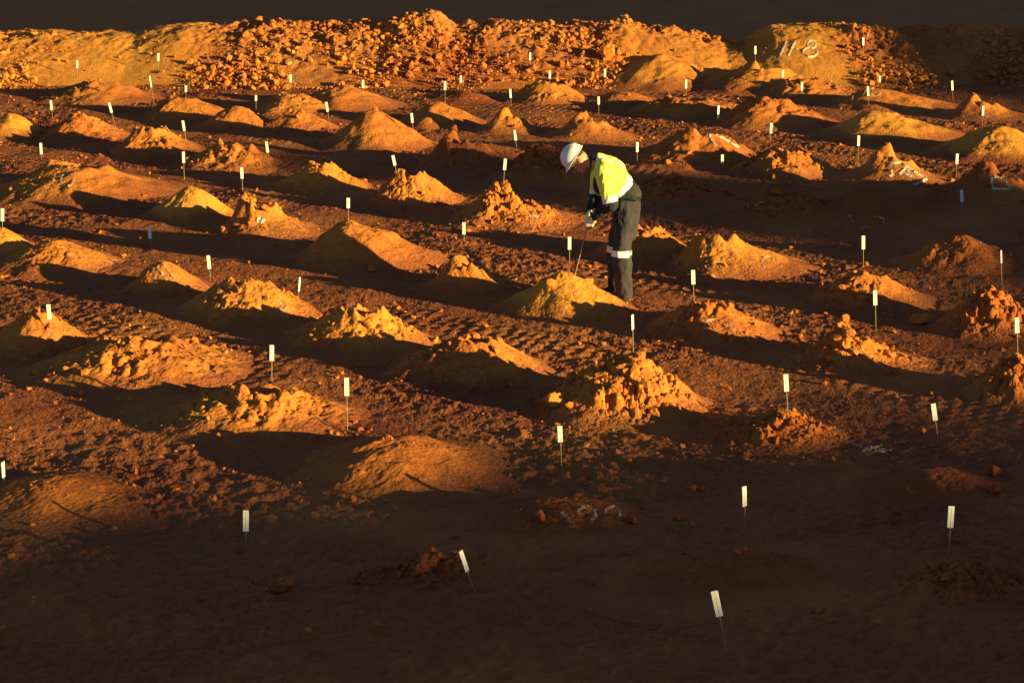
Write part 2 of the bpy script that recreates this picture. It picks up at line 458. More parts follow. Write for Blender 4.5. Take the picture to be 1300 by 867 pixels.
    tag(ob, label, 'mound', 'spoil mounds set out in rows over the pit floor')
    SURF.append((Vall+np.array([X, Y, Z]), Fall, ob))
    return ob

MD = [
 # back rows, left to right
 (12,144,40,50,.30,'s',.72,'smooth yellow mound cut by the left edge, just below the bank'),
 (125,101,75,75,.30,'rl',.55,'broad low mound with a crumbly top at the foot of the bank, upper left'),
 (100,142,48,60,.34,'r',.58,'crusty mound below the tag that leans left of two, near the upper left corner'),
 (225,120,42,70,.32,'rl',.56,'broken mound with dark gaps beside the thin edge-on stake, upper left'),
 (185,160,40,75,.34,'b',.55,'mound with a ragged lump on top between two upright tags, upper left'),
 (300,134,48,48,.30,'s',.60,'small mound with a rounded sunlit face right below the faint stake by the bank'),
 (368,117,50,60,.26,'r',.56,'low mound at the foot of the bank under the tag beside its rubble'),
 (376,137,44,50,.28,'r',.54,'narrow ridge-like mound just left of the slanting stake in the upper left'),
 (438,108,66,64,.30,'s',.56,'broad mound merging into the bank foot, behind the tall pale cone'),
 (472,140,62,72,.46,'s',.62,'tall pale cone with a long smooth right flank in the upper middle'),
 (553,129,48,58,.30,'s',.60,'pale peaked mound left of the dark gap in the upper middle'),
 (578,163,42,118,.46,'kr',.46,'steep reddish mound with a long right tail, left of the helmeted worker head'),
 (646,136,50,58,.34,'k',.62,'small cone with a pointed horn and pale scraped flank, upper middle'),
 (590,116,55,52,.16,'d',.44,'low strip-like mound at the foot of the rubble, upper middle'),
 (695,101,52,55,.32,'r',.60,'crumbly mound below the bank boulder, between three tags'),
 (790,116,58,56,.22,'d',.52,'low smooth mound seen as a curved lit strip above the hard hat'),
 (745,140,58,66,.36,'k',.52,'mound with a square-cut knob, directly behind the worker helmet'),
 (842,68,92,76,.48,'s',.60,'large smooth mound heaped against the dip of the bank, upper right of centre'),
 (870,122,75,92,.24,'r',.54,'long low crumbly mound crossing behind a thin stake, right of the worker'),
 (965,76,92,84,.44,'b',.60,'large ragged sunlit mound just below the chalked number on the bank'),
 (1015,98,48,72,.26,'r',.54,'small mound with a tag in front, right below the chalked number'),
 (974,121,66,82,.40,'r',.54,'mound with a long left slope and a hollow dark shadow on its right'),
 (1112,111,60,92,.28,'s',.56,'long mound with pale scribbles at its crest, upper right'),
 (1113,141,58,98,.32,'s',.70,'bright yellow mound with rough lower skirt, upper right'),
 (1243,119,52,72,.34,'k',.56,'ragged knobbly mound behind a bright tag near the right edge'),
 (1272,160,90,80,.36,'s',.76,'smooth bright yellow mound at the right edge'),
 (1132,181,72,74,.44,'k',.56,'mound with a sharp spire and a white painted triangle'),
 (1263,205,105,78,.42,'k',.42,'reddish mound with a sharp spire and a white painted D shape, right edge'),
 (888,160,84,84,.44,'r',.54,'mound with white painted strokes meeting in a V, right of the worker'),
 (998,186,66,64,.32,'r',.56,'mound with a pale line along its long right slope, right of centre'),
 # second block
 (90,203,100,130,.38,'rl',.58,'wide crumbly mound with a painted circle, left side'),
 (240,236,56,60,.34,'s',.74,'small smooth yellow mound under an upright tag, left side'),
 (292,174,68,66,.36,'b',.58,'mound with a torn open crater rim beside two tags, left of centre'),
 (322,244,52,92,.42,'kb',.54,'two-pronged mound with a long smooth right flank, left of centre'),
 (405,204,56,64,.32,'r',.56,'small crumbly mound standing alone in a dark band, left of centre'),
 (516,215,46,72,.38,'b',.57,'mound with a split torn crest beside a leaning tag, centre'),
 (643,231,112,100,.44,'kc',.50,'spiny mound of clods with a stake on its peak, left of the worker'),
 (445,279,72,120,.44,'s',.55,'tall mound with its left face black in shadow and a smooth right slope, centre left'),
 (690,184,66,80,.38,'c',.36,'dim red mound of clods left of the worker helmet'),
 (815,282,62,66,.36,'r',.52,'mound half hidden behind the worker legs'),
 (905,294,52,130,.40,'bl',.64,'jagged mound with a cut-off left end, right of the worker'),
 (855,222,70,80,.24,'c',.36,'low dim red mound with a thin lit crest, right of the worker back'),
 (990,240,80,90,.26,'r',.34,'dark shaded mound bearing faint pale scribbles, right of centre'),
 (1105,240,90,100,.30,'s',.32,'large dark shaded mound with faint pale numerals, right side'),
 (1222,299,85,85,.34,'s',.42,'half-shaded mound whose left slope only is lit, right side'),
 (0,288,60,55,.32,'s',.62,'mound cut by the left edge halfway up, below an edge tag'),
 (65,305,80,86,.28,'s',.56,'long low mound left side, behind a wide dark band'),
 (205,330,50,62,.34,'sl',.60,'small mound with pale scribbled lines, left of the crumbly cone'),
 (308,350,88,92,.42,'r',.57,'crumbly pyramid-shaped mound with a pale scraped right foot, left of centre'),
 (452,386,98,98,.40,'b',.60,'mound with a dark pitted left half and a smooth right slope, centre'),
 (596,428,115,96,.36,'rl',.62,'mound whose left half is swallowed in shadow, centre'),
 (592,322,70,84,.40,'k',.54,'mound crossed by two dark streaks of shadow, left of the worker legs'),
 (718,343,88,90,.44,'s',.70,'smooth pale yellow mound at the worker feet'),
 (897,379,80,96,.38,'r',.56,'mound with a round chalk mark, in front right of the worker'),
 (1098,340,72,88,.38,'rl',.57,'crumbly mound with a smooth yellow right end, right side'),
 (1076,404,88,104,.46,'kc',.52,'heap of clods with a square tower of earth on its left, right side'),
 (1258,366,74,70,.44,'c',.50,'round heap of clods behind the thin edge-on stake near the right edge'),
 (800,448,120,98,.52,'c',.52,'craggy heap of big clods with a thin stake on its summit, centre right'),
 (1000,523,92,82,.24,'c',.50,'low crown of orange clods round the base of a stake, right foreground'),
 (1292,452,66,66,.38,'c',.46,'heap of clods cut by the right edge'),
 (45,389,76,72,.42,'b',.60,'lumpy mound with a leaning tag at the left edge'),
 (168,421,130,150,.39,'r',.60,'broad mound with a crusty knuckled top, left side'),
 (322,482,135,140,.37,'b',.60,'broad mound with a broken ring of crust round a dark hollow, left foreground'),
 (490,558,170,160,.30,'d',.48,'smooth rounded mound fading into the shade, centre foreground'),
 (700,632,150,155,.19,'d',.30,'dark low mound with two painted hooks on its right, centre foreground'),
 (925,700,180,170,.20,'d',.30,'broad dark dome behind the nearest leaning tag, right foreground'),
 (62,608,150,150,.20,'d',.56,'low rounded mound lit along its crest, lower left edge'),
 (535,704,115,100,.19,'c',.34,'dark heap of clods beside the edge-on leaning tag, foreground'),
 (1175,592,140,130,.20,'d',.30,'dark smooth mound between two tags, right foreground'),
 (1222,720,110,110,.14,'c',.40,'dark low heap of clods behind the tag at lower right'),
]
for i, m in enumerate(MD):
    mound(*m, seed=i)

# ------------------------------------------------------------------ gravel and loose rocks
def build_gravel():
    rs = np.random.RandomState(21); n = 40000
    d = np.sqrt(rs.uniform(9.5**2, 35.5**2, n)); x = rs.uniform(-0.28, 0.28, n)*d
    ok = rs.rand(n) < 0.12+0.9*sstep(-.2, .6, noise3(x*0.8, d*0.8, 12.0))
    x, d = x[ok][:10000], d[ok][:10000]
    size = np.minimum(0.036, 0.0055*(1-rs.rand(len(x)))**-0.5)
    pos = np.stack([x, d, size], -1)
    pos = np.array(pos)
    z = terrain(pos[:, 0], pos[:, 1])+micro(pos[:, 0], pos[:, 1])
    P = np.stack([pos[:, 0], pos[:, 1], z+pos[:, 2]*0.3], -1)
    V, Fc = scatter(P, size, rs, CL1)
    o = obj('gravel', np_mesh('gravel', V, Fc, M_PILE, smooth=False)); o.color = (0.45, 0, 0, 1)
    tag(o, 'small crumbs and stones of red earth scattered over the pit floor', 'gravel', kind='stuff')
build_gravel()

ALLV = []; ALLF = []; OWN = []; n0 = 0
for o in list(COL.objects):
    if o.name in ('ground', 'earth_bank'):
        me = o.data
        v = np.zeros(len(me.vertices)*3); me.vertices.foreach_get('co', v); v = v.reshape(-1, 3)
        f = np.zeros(len(me.loops), int); me.loops.foreach_get('vertex_index', f); f = f.reshape(-1, 4)
        if o.name == 'ground':
            nc, nr = GRID; ii = (np.arange(0, nr-2, 2)[:, None]*nc+np.arange(0, nc-2, 2)[None, :]).ravel(); f = np.stack([ii, ii+2, ii+2*nc+2, ii+2*nc], 1)
            cx = v[f].mean(1); f = f[(cx[:, 1] > 8) & (cx[:, 1] < 38) & (np.abs(cx[:, 0]) < 12)]
            used = np.unique(f); rm = np.full(len(v), -1); rm[used] = np.arange(len(used)); v = v[used]; f = rm[f]
        SURF.append((v, tris(f), o))
for v, f, o in SURF:
    ALLV.append(v); ALLF.append(f+n0); n0 += len(v); OWN += [o]*len(f)
BVH = BVHTree.FromPolygons(np.concatenate(ALLV).tolist(), np.concatenate(ALLF).tolist())
def on_surface(x, v):
    dx = (x-650)/F_PX; dy = -(v-433.5)/F_PX
    d = Vector((dx, math.cos(PITCH)+dy*math.sin(PITCH), -math.sin(PITCH)+dy*math.cos(PITCH))).normalized()
    hit, nrm, idx, dist = BVH.ray_cast(Vector((0, 0, CAM_H)), d)
    if hit is None: return None
    return hit, nrm, OWN[idx]
def drop(x, y):
    hit, nrm, idx, dist = BVH.ray_cast(Vector((x, y, 5)), Vector((0, 0, -1)))
    return hit

def rock(x, v, s, label, tint, shape, squash=0.8, seed=0):
    h = on_surface(x, v)
    P = CL3[0][shape % len(CL3[0])].copy()
    rs = np.random.RandomState(seed+50)
    P = P + 0.05*fbm(P[:, 0]*4, P[:, 1]*4, P[:, 2]*4, 3)[:, None]*P
    P = P*s*np.array([1, 1, squash]); P[:, 2] -= P[:, 2].min()*0.8
    o = obj('rock', np_mesh('rock', P, CL3[1], M_PILE, smooth=False)); o.location = h[0]; o.rotation_euler = (0, 0, rs.uniform(0, 6))
    o.color = (tint, 0, 0, 1)
    tag(o, label, 'rock')
    return o
rock(774, 76, 0.20, 'large pale boulder resting in the dark notch of the bank', .62, 1, 1.0)
rock(356, 752, 0.075, 'rounded red stone lying left of the dark clod heap in the foreground', .30, 2)
rock(985, 247, 0.085, 'small red stone catching the sun in the dark band right of the worker', .34, 3)
rock(1168, 410, 0.10, 'orange block of earth beside the clod heap, right side', .60, 4)
rock(703, 517, 0.075, 'pale orange block at the left foot of the craggy heap', .62, 5)
rock(1262, 604, 0.07, 'dull red lump on the dark mound near the right edge', .40, 6)
rock(1209, 96, 0.10, 'red lump at the shaded foot of the bank, upper right', .45, 7)

# ------------------------------------------------------------------ white painted marks

def mark(strokes, width=0.022, name='painted_mark', label='white painted mark', seed=0, gap=0.28, parent=None):
    """strokes: polylines in photo pixels; each becomes a strip of paint on the surface it falls on"""
    rs = np.random.RandomState(seed)
    for st in strokes:
        pts = []
        for (x0, y0), (x1, y1) in zip(st[:-1], st[1:]):
            n = max(2, int(math.hypot(x1-x0, y1-y0)/1.2))
            for k in range(n): pts.append((x0+(x1-x0)*k/n, y0+(y1-y0)*k/n))
        pts.append(st[-1])
        hs = [h for h in (on_surface(*p) for p in pts) if h]
        best = []; cur = hs[:1]                          # longest unbroken run
        for a, b in zip(hs[:-1], hs[1:]):
            if (b[0]-a[0]).length < 0.22: cur.append(b)
            else: best = max(best, cur, key=len); cur = [b]
        best = max(best, cur, key=len)
        if len(best) < 2: continue
        own = {}
        for h in best: own[h[2].name] = own.get(h[2].name, 0)+1
        host = bpy.data.objects[max(own, key=own.get)] if parent is None else parent
        P = [h[0] for h in best]; V = []
        for k, h in enumerate(best):
            d = P[min(k+1, len(P)-1)]-P[max(k-1, 0)]
            nn = h[1] if h[1].z > 0 else -h[1]
            view = (Vector((0, 0, CAM_H))-h[0]).normalized()
            side = d.cross(view).normalized(); side = (side-nn*side.dot(nn)*0.6).normalized()
            w = width*rs.uniform(0.5, 1.3)
            for sg in (-1, 1): V.append(tuple(h[0]+side*w*0.5*sg+nn*0.006+view*0.007))
        Fc = [(2*k, 2*k+1, 2*k+3, 2*k+2) for k in range(len(P)-1)]
        o = obj(name, np_mesh(name, np.array(V)-np.array(host.location), np.array(Fc), M_CHALK if gap < 0.25 else M_CHALK_FAINT, smooth=False), parent=host)
        o['label'] = label
def circ(cx, cy, rx, ry, a0=0, a1=360, n=16):
    return [(cx+rx*math.cos(R(a0+(a1-a0)*k/n)), cy+ry*math.sin(R(a0+(a1-a0)*k/n))) for k in range(n+1)]
W_ = 0.03
mark([[(999,53),(991,71)], [(1010,53),(1001,72)], [(1011,63),(1013,63.5),(1015,64)], circ(1031,57,5,5), circ(1029,67,9,6)], 0.036, 'painted_number', 'white painted number 11.8', 1, 0.1)
mark([[(1131,206),(1133,222),(1130,225)], [(1131,208),(1143,207),(1176,228),(1160,236)], [(1142,222),(1150,214),(1160,226),(1152,222),(1144,218)]], 0.034, seed=2, gap=.12, label='white painted triangle')
mark([[(1259,226),(1260,240),(1281,241)], [(1262,225),(1276,228),(1282,240)]], 0.034, seed=3, gap=.12, label='white painted D shape')
mark([[(900,168),(904,178),(909,186)], [(909,172),(925,180),(938,188)]], 0.034, seed=4, gap=.15)
mark([circ(86,229,8,8), [(70,222),(68,230)]], 0.028, seed=5, gap=.3, label='faint painted circle')
mark([[(712,649),(722,660),(730,668)], circ(745,653,11,9,180,420), circ(778,653,9,9,180,400)], 0.022, seed=6, gap=.3, label='faint painted hooks')
mark([circ(903,415,9,9,150,330), [(920,412),(932,420)]], 0.022, seed=7, gap=.3, label='faint chalk ring')
mark([circ(903,318,8,7,160,360), circ(975,333,7,7,120,330)], 0.024, seed=8, gap=.3, label='faint chalk curls')
mark([[(350,390),(358,400),(366,403)], [(355,385),(366,398)]], 0.03, seed=9, gap=.3, label='pale scraped chalk lines')
mark([[(676,268),(680,280)], [(672,274),(684,276)]], 0.022, seed=10, gap=.3, label='faint chalk cross')
mark([circ(331,280,4,3), [(330,276),(336,282)]], 0.03, seed=11, gap=.2)
mark([[(1085,116),(1082,128)], circ(1108,118,10,5), [(1100,122),(1114,122)]], 0.026, seed=12, gap=.35, label='pale chalk scribble')
mark([[(1240,304),(1248,312)], [(1254,309),(1268,316)], [(1281,320),(1284,326)]], 0.018, seed=13, gap=.5, label='faint chalk dashes')
mark([[(1078,274),(1084,283)], [(1110,275),(1122,278),(1120,288)], [(1100,287),(1094,292)]], 0.018, seed=14, gap=.5, label='faint chalk numerals')
mark([[(945,258),(952,264)], circ(966,262,6,5,90,330), [(975,262),(990,268)]], 0.016, seed=15, gap=.55, label='faint chalk scribble')
mark([[(1073,560),(1090,567),(1108,572)], [(1095,574),(1120,566)], [(1100,568),(1132,572)], [(1110,573),(1128,574)]], 0.02, seed=16, gap=.35, label='pale painted strokes', parent=bpy.data.objects['ground'])
mark([circ(190,349,9,10,200,400), [(200,338),(212,356)], [(208,336),(222,354)]], 0.022, seed=17, gap=.45, label='pale scribbled lines')

# ------------------------------------------------------------------ stakes

def cyl_between(p0, p1, r, n=8):
    p0, p1 = Vector(p0), Vector(p1); d = (p1-p0).normalized()
    a = d.orthogonal().normalized(); b = d.cross(a); V = []; Fc = []
    for p in (p0, p1):
        for k in range(n):
            t = 2*math.pi*k/n; V.append(tuple(p+a*r*math.cos(t)+b*r*math.sin(t)))
    for k in range(n): Fc.append((k, (k+1) % n, n+(k+1) % n, n+k))
    return V, Fc
def box_mesh(w, d, h, bev=0.0015):
    bm = bmesh.new(); bmesh.ops.create_cube(bm, size=1)
    for v in bm.verts: v.co = Vector((v.co.x*w, v.co.y*d, v.co.z*h))
    if bev: bmesh.ops.bevel(bm, geom=list(bm.edges), offset=bev, segments=2, affect='EDGES')
    return bm
def stake(tx, tv, bx, bv, w, label, h_px, clean=True, seed=0):
    """tx, tv centre of the tag; bx, bv foot of the wire; w apparent tag width in px; h_px tag length in px"""
    rs = np.random.RandomState(300+seed)
    hit = on_surface(bx, bv)
    foot = hit[0].copy()
    # top: same distance as the foot, seen at the tag
    dfoot = foot.y*math.cos(PITCH) - (foot.z-CAM_H)*math.sin(PITCH)
    def unproj(x, v, dd):
        dx = (x-650)/F_PX*dd; up = -(v-433.5)/F_PX*dd
        return Vector((dx, dd*math.cos(PITCH)+up*math.sin(PITCH), CAM_H-dd*math.sin(PITCH)+up*math.cos(PITCH)))
    mid = unproj(tx, tv, dfoot)
    # stand it upright in depth
    k = foot.y/mid.y
    mid = Vector((mid.x*k, foot.y, CAM_H+(mid.z-CAM_H)*k))
    axis = (mid-foot).normalized()
    sc = F_PX/dfoot
    L = h_px/sc/math.cos(PITCH)
    ww = 0.035
    turn = math.acos(min(1, max(0.12, (w/sc)/ww)))
    root = bpy.data.objects.new('marker_stake', None); COL.objects.link(root)
    root.location = foot; root.empty_display_size = 0.05
    tag(root, label, 'marker stake', 'white-tagged marker stakes over the blast holes')
    p1 = mid-foot+axis*(L*0.42)
    V, Fc = cyl_between(-axis*0.04, p1, 0.0034)
    obj('wire', np_mesh('wire', V, np.array(Fc), M_WIRE), parent=root)
    bm = box_mesh(ww, 0.006, L)
    # softly curled sleeve
    me = bpy.data.meshes.new('tag'); bm.to_mesh(me); bm.free(); me.materials.append(M_TAG)
    t = obj('tag', me, parent=root)
    z = axis; x = Vector((math.cos(turn), math.sin(turn), 0))
    # keep the face towards the sun and camera
    x = (x - z*x.dot(z)).normalized(); y = z.cross(x)
    t.matrix_local = Matrix.Translation(mid-foot+y*0.0) @ Matrix((x, y, z)).transposed().to_4x4()
    return root
ST = [
 (98,82,98,100,3.6,9,'tag on a stake beside dark clods near the upper left corner, under the bank'),
 (201,73,201,92,3,10,'tag standing before the smooth yellow part of the bank, upper left'),
 (191,104,196,133,1.0,14,'thin bare-looking stake seen edge-on, upper left'),
 (236,113,236,128,3,8,'dull small tag lost against the lit bank foot, upper left'),
 (325,125,325,139,3.4,7,'dim yellowish tag below the bank rubble, left of centre'),
 (369,100,369,117,4,10,'bright upright tag against the bank rubble, left of centre'),
 (461,107,461,122,4,10,'upright tag at the foot of the rubble, beside a dark cleft'),
 (65,134,67,152,3.6,12,'tag leaning left above the crusty mound, upper left'),
 (140,137,147,163,5,13,'bright tag leaning left over a dark band, upper left'),
 (233,160,237,184,5,13,'upright tag behind the ragged mound, higher of two in line on the left'),
 (52,189,53,204,5,14,'bright tag above the wide crumbly mound, left side'),
 (233,200,234,229,5,14,'tag directly above the small yellow mound, lower of two in line on the left'),
 (339,187,342,210,5,14,'tag beside the mound with the torn crater rim'),
 (307,220,308,243,5,14,'tag right above the two-pronged mound'),
 (415,136,419,161,4.5,12,'leaning tag over a small dark hollow, upper left of centre'),
 (523,150,525,172,4.4,12,'tag with a long wire right of the tall pale cone'),
 (500,204,504,222,4.6,13,'tag leaning left above the split mound in the centre'),
 (442,258,442,280,5,13,'greyish tag in the dark band above the tall half-black mound'),
 (565,109,565,132,4,11,'bright tag against a dark gap at the rubble foot, upper middle'),
 (585,101,585,115,2.4,9,'small yellowish tag at the edge of the rubble, upper middle'),
 (648,119,649,136,4,11,'tag above the small horned cone, upper middle'),
 (673,72,673,92,3.6,10,'tag high on the rubble of the bank, upper middle'),
 (698,95,698,110,3.8,10,'tag on the crumbly mound below the boulder'),
 (768,93,768,112,4,10,'tag against the dark hollow under the boulder, above the helmet'),
 (760,128,760,146,3.4,10,'tag behind the knobbed mound, just above the helmet'),
 (654,172,656,188,4.6,13,'tag leaning left between the horned cone and the red mound'),
 (641,209,639,234,4.6,14,'tag on the peak of the spiny clod mound'),
 (589,290,589,306,5,15,'tag above the mound crossed by two dark streaks'),
 (723,309,723,334,5,16,'soiled tag right below the worker rod'),
 (809,187,809,206,3,12,'thin tag right of the worker back'),
 (871,107,871,122,3.8,11,'slightly tilted tag in the dark band right of the large smooth mound'),
 (917,202,917,218,4,11,'dim shaded tag below the mound with painted strokes'),
 (912,140,911,158,2.4,11,'thin yellowish tag on the long low mound, right of the worker'),
 (959,64,959,82,3,10,'tag at the left of the chalked number on the bank'),
 (994,94,994,106,2.4,8,'faint pale tag on the ragged mound below the chalked number'),
 (1018,110,1018,124,4.6,11,'bright tag just below the chalked number'),
 (979,163,978,180,5,13,'bright tag in the round dark shadow right of centre'),
 (1096,53,1096,70,3,10,'tag on the bank right of the chalked number'),
 (1117,101,1117,112,2.6,8,'small orange-lit tag among the clods, upper right'),
 (1102,116,1103,134,4,12,'tag in front of the pale scribbles, upper right'),
 (1209,109,1210,130,4,12,'bright tag against the dark band, upper right'),
 (1248,141,1247,158,4,12,'tag on the ragged knobbly mound near the right edge'),
 (1090,179,1089,210,4.4,13,'tag with a long wire left of the painted triangle mound'),
 (1215,202,1214,224,4.6,13,'tag between the two spired mounds, higher of two'),
 (1221,249,1223,282,5,15,'tag below the spired mounds, lower of two, leaning left'),
 (1096,308,1096,340,5.4,17,'bright tag behind the crumbly mound with yellow end, right side'),
 (1271,326,1272,364,2.2,16,'grey tag seen nearly edge-on near the right edge'),
 (880,352,881,388,5.4,18,'tag right of the worker legs with a long wire'),
 (1111,378,1112,422,6,19,'tag on the clod heap with the square tower'),
 (1291,413,1292,452,7,20,'tag at the right edge above the cut-off clod heap'),
 (803,409,804,450,3,19,'thin tag standing on the summit of the craggy heap'),
 (998,486,1000,524,7.6,22,'large tag over the low crown of orange clods'),
 (1186,523,1190,552,7,22,'yellowish tag leaning left, right foreground'),
 (440,491,441,546,7.4,23,'tag on a long wire behind the smooth fading mound'),
 (345,448,345,484,8,20,'tag on the mound with the broken ring of crust'),
 (711,551,713,592,6.6,21,'yellowish tag in front left of the craggy heap'),
 (945,630,946,668,6,26,'dull tag in the shade, centre right foreground'),
 (1207,656,1204,704,9,28,'large bright tag at the lower right'),
 (589,712,602,750,4.5,28,'tag seen nearly edge-on and leaning left, foreground'),
 (910,766,924,830,10,34,'nearest and largest tag, leaning left, bottom of the picture'),
 (312,661,312,700,9,27,'bright tag alone in the dark, lower left'),
 (62,396,64,418,5.4,19,'tag leaning left on the lumpy mound, left edge'),
 (265,333,267,352,5,17,'leaning tag above the crumbly pyramid mound'),
 (190,295,192,316,5,16,'tag over the textured lit floor, left side'),
 (380,361,379,376,1.4,18,'thin tag seen edge-on right of the crumbly pyramid mound'),
 (3,273,3,296,5,16,'tag cut by the left edge of the picture, halfway up'),
 (4,596,5,616,2.0,20,'thin stake with an edge-on tag at the left edge, lower down'),
]
for i, s in enumerate(ST):
    stake(s[0], s[1], s[2], s[3], s[4], s[6], s[5], seed=i)

# ------------------------------------------------------------------ the worker

M_SKIN = flat_mat('skin', (0.48, 0.24, 0.13), 0.55, 0.4, 0.08, 18)
M_YEL = flat_mat('hi_vis_yellow', (0.76, 0.80, 0.12), 0.75, 0.3, 0.05, 12, 0.35, 14)
M_NAVY = flat_mat('navy_cotton', (0.022, 0.024, 0.032), 0.85, 0.25, 0.2, 14, 0.4, 18)
M_TROU = flat_mat('dark_work_trousers', (0.046, 0.040, 0.043), 0.9, 0.2, 0.22, 8, 0.5, 12)
M_SILV = flat_mat('silver_reflective_tape', (0.78, 0.78, 0.74), 0.45, 0.5, 0.05, 30)
M_HAT = flat_mat('white_helmet_plastic', (0.80, 0.80, 0.80), 0.32, 0.5, 0.03, 6)
M_GLOVE = flat_mat('pale_leather_glove', (0.80, 0.76, 0.52), 0.8, 0.3, 0.15, 25, 0.4, 40)
M_BOOT = flat_mat('dusty_brown_boot', (0.10, 0.06, 0.035), 0.8, 0.3, 0.25, 20)
M_HAIR = flat_mat('short_brown_hair', (0.05, 0.03, 0.02), 0.9, 0.2, 0.3, 60)
M_GLASS = flat_mat('dark_safety_glasses', (0.02, 0.02, 0.02), 0.2, 0.6, 0.1)

def capsule(bm, p0, p1, r0, r1, seg=20, sq=1.0, sqdir=None):
    """tapered limb with rounded ends; sq squashes it along sqdir"""
    p0, p1 = Vector(p0), Vector(p1); d = p1-p0; L = d.length; z = d.normalized()
    ref = Vector(sqdir) if sqdir is not None else z.orthogonal()
    x = (ref - z*ref.dot(z)).normalized(); y = z.cross(x)
    rings = []
    for k in range(6): t = -math.pi/2*(1-k/6); rings.append((r0*math.sin(t), r0*math.cos(t)))
    for k in range(9): u = k/8; rings.append((L*u, r0+(r1-r0)*u))
    for k in range(1, 7): t = math.pi/2*k/6; rings.append((L+r1*math.sin(t), r1*math.cos(t)))
    prev = None
    for (h, r) in rings:
        ring = [bm.verts.new(p0+z*h+x*max(r, 1e-4)*sq*math.cos(2*math.pi*j/seg)+y*max(r, 1e-4)*math.sin(2*math.pi*j/seg)) for j in range(seg)]
        if prev:
            for j in range(seg): bm.faces.new((prev[j], prev[(j+1) % seg], ring[(j+1) % seg], ring[j]))
        else: bm.faces.new(ring[::-1])
        prev = ring
    bm.faces.new(prev)
def ellip(bm, c, r, rot=None):
    M = Matrix.Translation(Vector(c)) @ (rot.to_matrix().to_4x4() if rot else Matrix.Identity(4)) @ Matrix.Diagonal((r[0], r[1], r[2], 1))
    bmesh.ops.create_uvsphere(bm, u_segments=24, v_segments=16, radius=1, matrix=M)
def fused(name, build, mats, voxel=0.007, smooth=4, pick=None, parent=None, disp=0.0):
    bm = bmesh.new(); build(bm)
    me = bpy.data.meshes.new(name); bm.to_mesh(me); bm.free()
    o = bpy.data.objects.new(name, me); COL.objects.link(o)
    md = o.modifiers.new('r', 'REMESH'); md.mode = 'VOXEL'; md.voxel_size = voxel
    s = o.modifiers.new('s', 'SMOOTH'); s.iterations = smooth; s.factor = 0.6
    bpy.context.view_layer.update()
    dg = bpy.context.evaluated_depsgraph_get()
    me2 = bpy.data.meshes.new_from_object(o.evaluated_get(dg))
    o.modifiers.clear(); o.data = me2; bpy.data.meshes.remove(me)
    me2.name = name; me2.materials.clear()
    if disp:
        v = np.zeros(len(me2.vertices)*3); me2.vertices.foreach_get('co', v); v = v.reshape(-1, 3)
        nr = np.zeros(len(me2.vertices)*3); me2.vertices.foreach_get('normal', nr); nr = nr.reshape(-1, 3)
        w = fbm(v[:, 0]*9, v[:, 1]*7, v[:, 2]*4.5, 3)
        v += nr*(disp*w)[:, None]; me2.vertices.foreach_set('co', v.ravel()); me2.update()
    for m in mats: me2.materials.append(m)
    c = np.zeros(len(me2.polygons)*3); me2.polygons.foreach_get('center', c); c = c.reshape(-1, 3)
    if pick is not None:
        me2.polygons.foreach_set('material_index', pick(c).astype(np.int32))
    me2.polygons.foreach_set('use_smooth', np.ones(len(me2.polygons), bool))
    if parent: o.parent = parent
    return o
# joints, metres, facing -x; near (camera) side is -y
HIP = Vector((0.085, 0, 0.97)); WAIST = Vector((0.055, 0, 1.10)); CHEST = Vector((-0.085, 0, 1.27)); NECKB = Vector((-0.21, 0, 1.385))
HEAD = Vector((-0.385, 0.0, 1.40))
SH_N = Vector((-0.155, -0.185, 1.315)); SH_F = Vector((-0.165, 0.185, 1.315))
EL_N = Vector((-0.085, -0.235, 1.01)); EL_F = Vector((-0.20, 0.235, 1.02))
WR_N = Vector((-0.235, -0.10, 0.845)); WR_F = Vector((-0.285, 0.09, 0.855))
GRIP = Vector((-0.305, 0.0, 0.79))
HJ = {-1: Vector((0.075, -0.09, 0.93)), 1: Vector((0.085, 0.09, 0.93))}
KN = {-1: Vector((0.035, -0.105, 0.50)), 1: Vector((0.00, 0.11, 0.50))}
AN = {-1: Vector((0.065, -0.115, 0.09)), 1: Vector((0.005, 0.13, 0.09))}
hrot = Euler((0, R(-52), 0))                              # head pitched towards the ground
def hp(x, y, z):                                           # head space: -x face, z crown
    v = Vector((x, y, z)); v.rotate(hrot); return HEAD+v
def build_body(bm):
    ellip(bm, hp(0, 0, 0.015), (0.095, 0.076, 0.115), hrot)
    capsule(bm, hp(-0.045, 0, -0.055), hp(-0.055, 0, -0.085), 0.045, 0.036)        # jaw and chin
    capsule(bm, hp(-0.088, 0, 0.005), hp(-0.112, 0, -0.028), 0.010, 0.015)         # nose
    capsule(bm, hp(-0.088, -0.018, -0.058), hp(-0.088, 0.018, -0.058), 0.011, 0.011) # lips
    capsule(bm, hp(-0.085, -0.035, 0.022), hp(-0.085, 0.035, 0.022), 0.010, 0.010) # brow
    for sg in (-1, 1):
        ellip(bm, hp(0.008, 0.078*sg, -0.005), (0.022, 0.010, 0.034), hrot)        # ears
        ellip(bm, hp(-0.080, 0.030*sg, 0.005), (0.012, 0.013, 0.010), hrot)        # eyes
    capsule(bm, hp(0.02, 0, -0.05), NECKB, 0.056, 0.064)
    capsule(bm, NECKB, CHEST, 0.085, 0.12); capsule(bm, CHEST, HIP, 0.12, 0.125)
    for s, sh, el, wr in ((-1, SH_N, EL_N, WR_N), (1, SH_F, EL_F, WR_F)):
        capsule(bm, NECKB, sh, 0.06, 0.05); capsule(bm, sh, el, 0.048, 0.038); capsule(bm, el, wr, 0.038, 0.026)
    for s in (-1, 1):
        capsule(bm, HIP, HJ[s], 0.10, 0.09); capsule(bm, HJ[s], KN[s], 0.085, 0.055); capsule(bm, KN[s], AN[s], 0.055, 0.038)
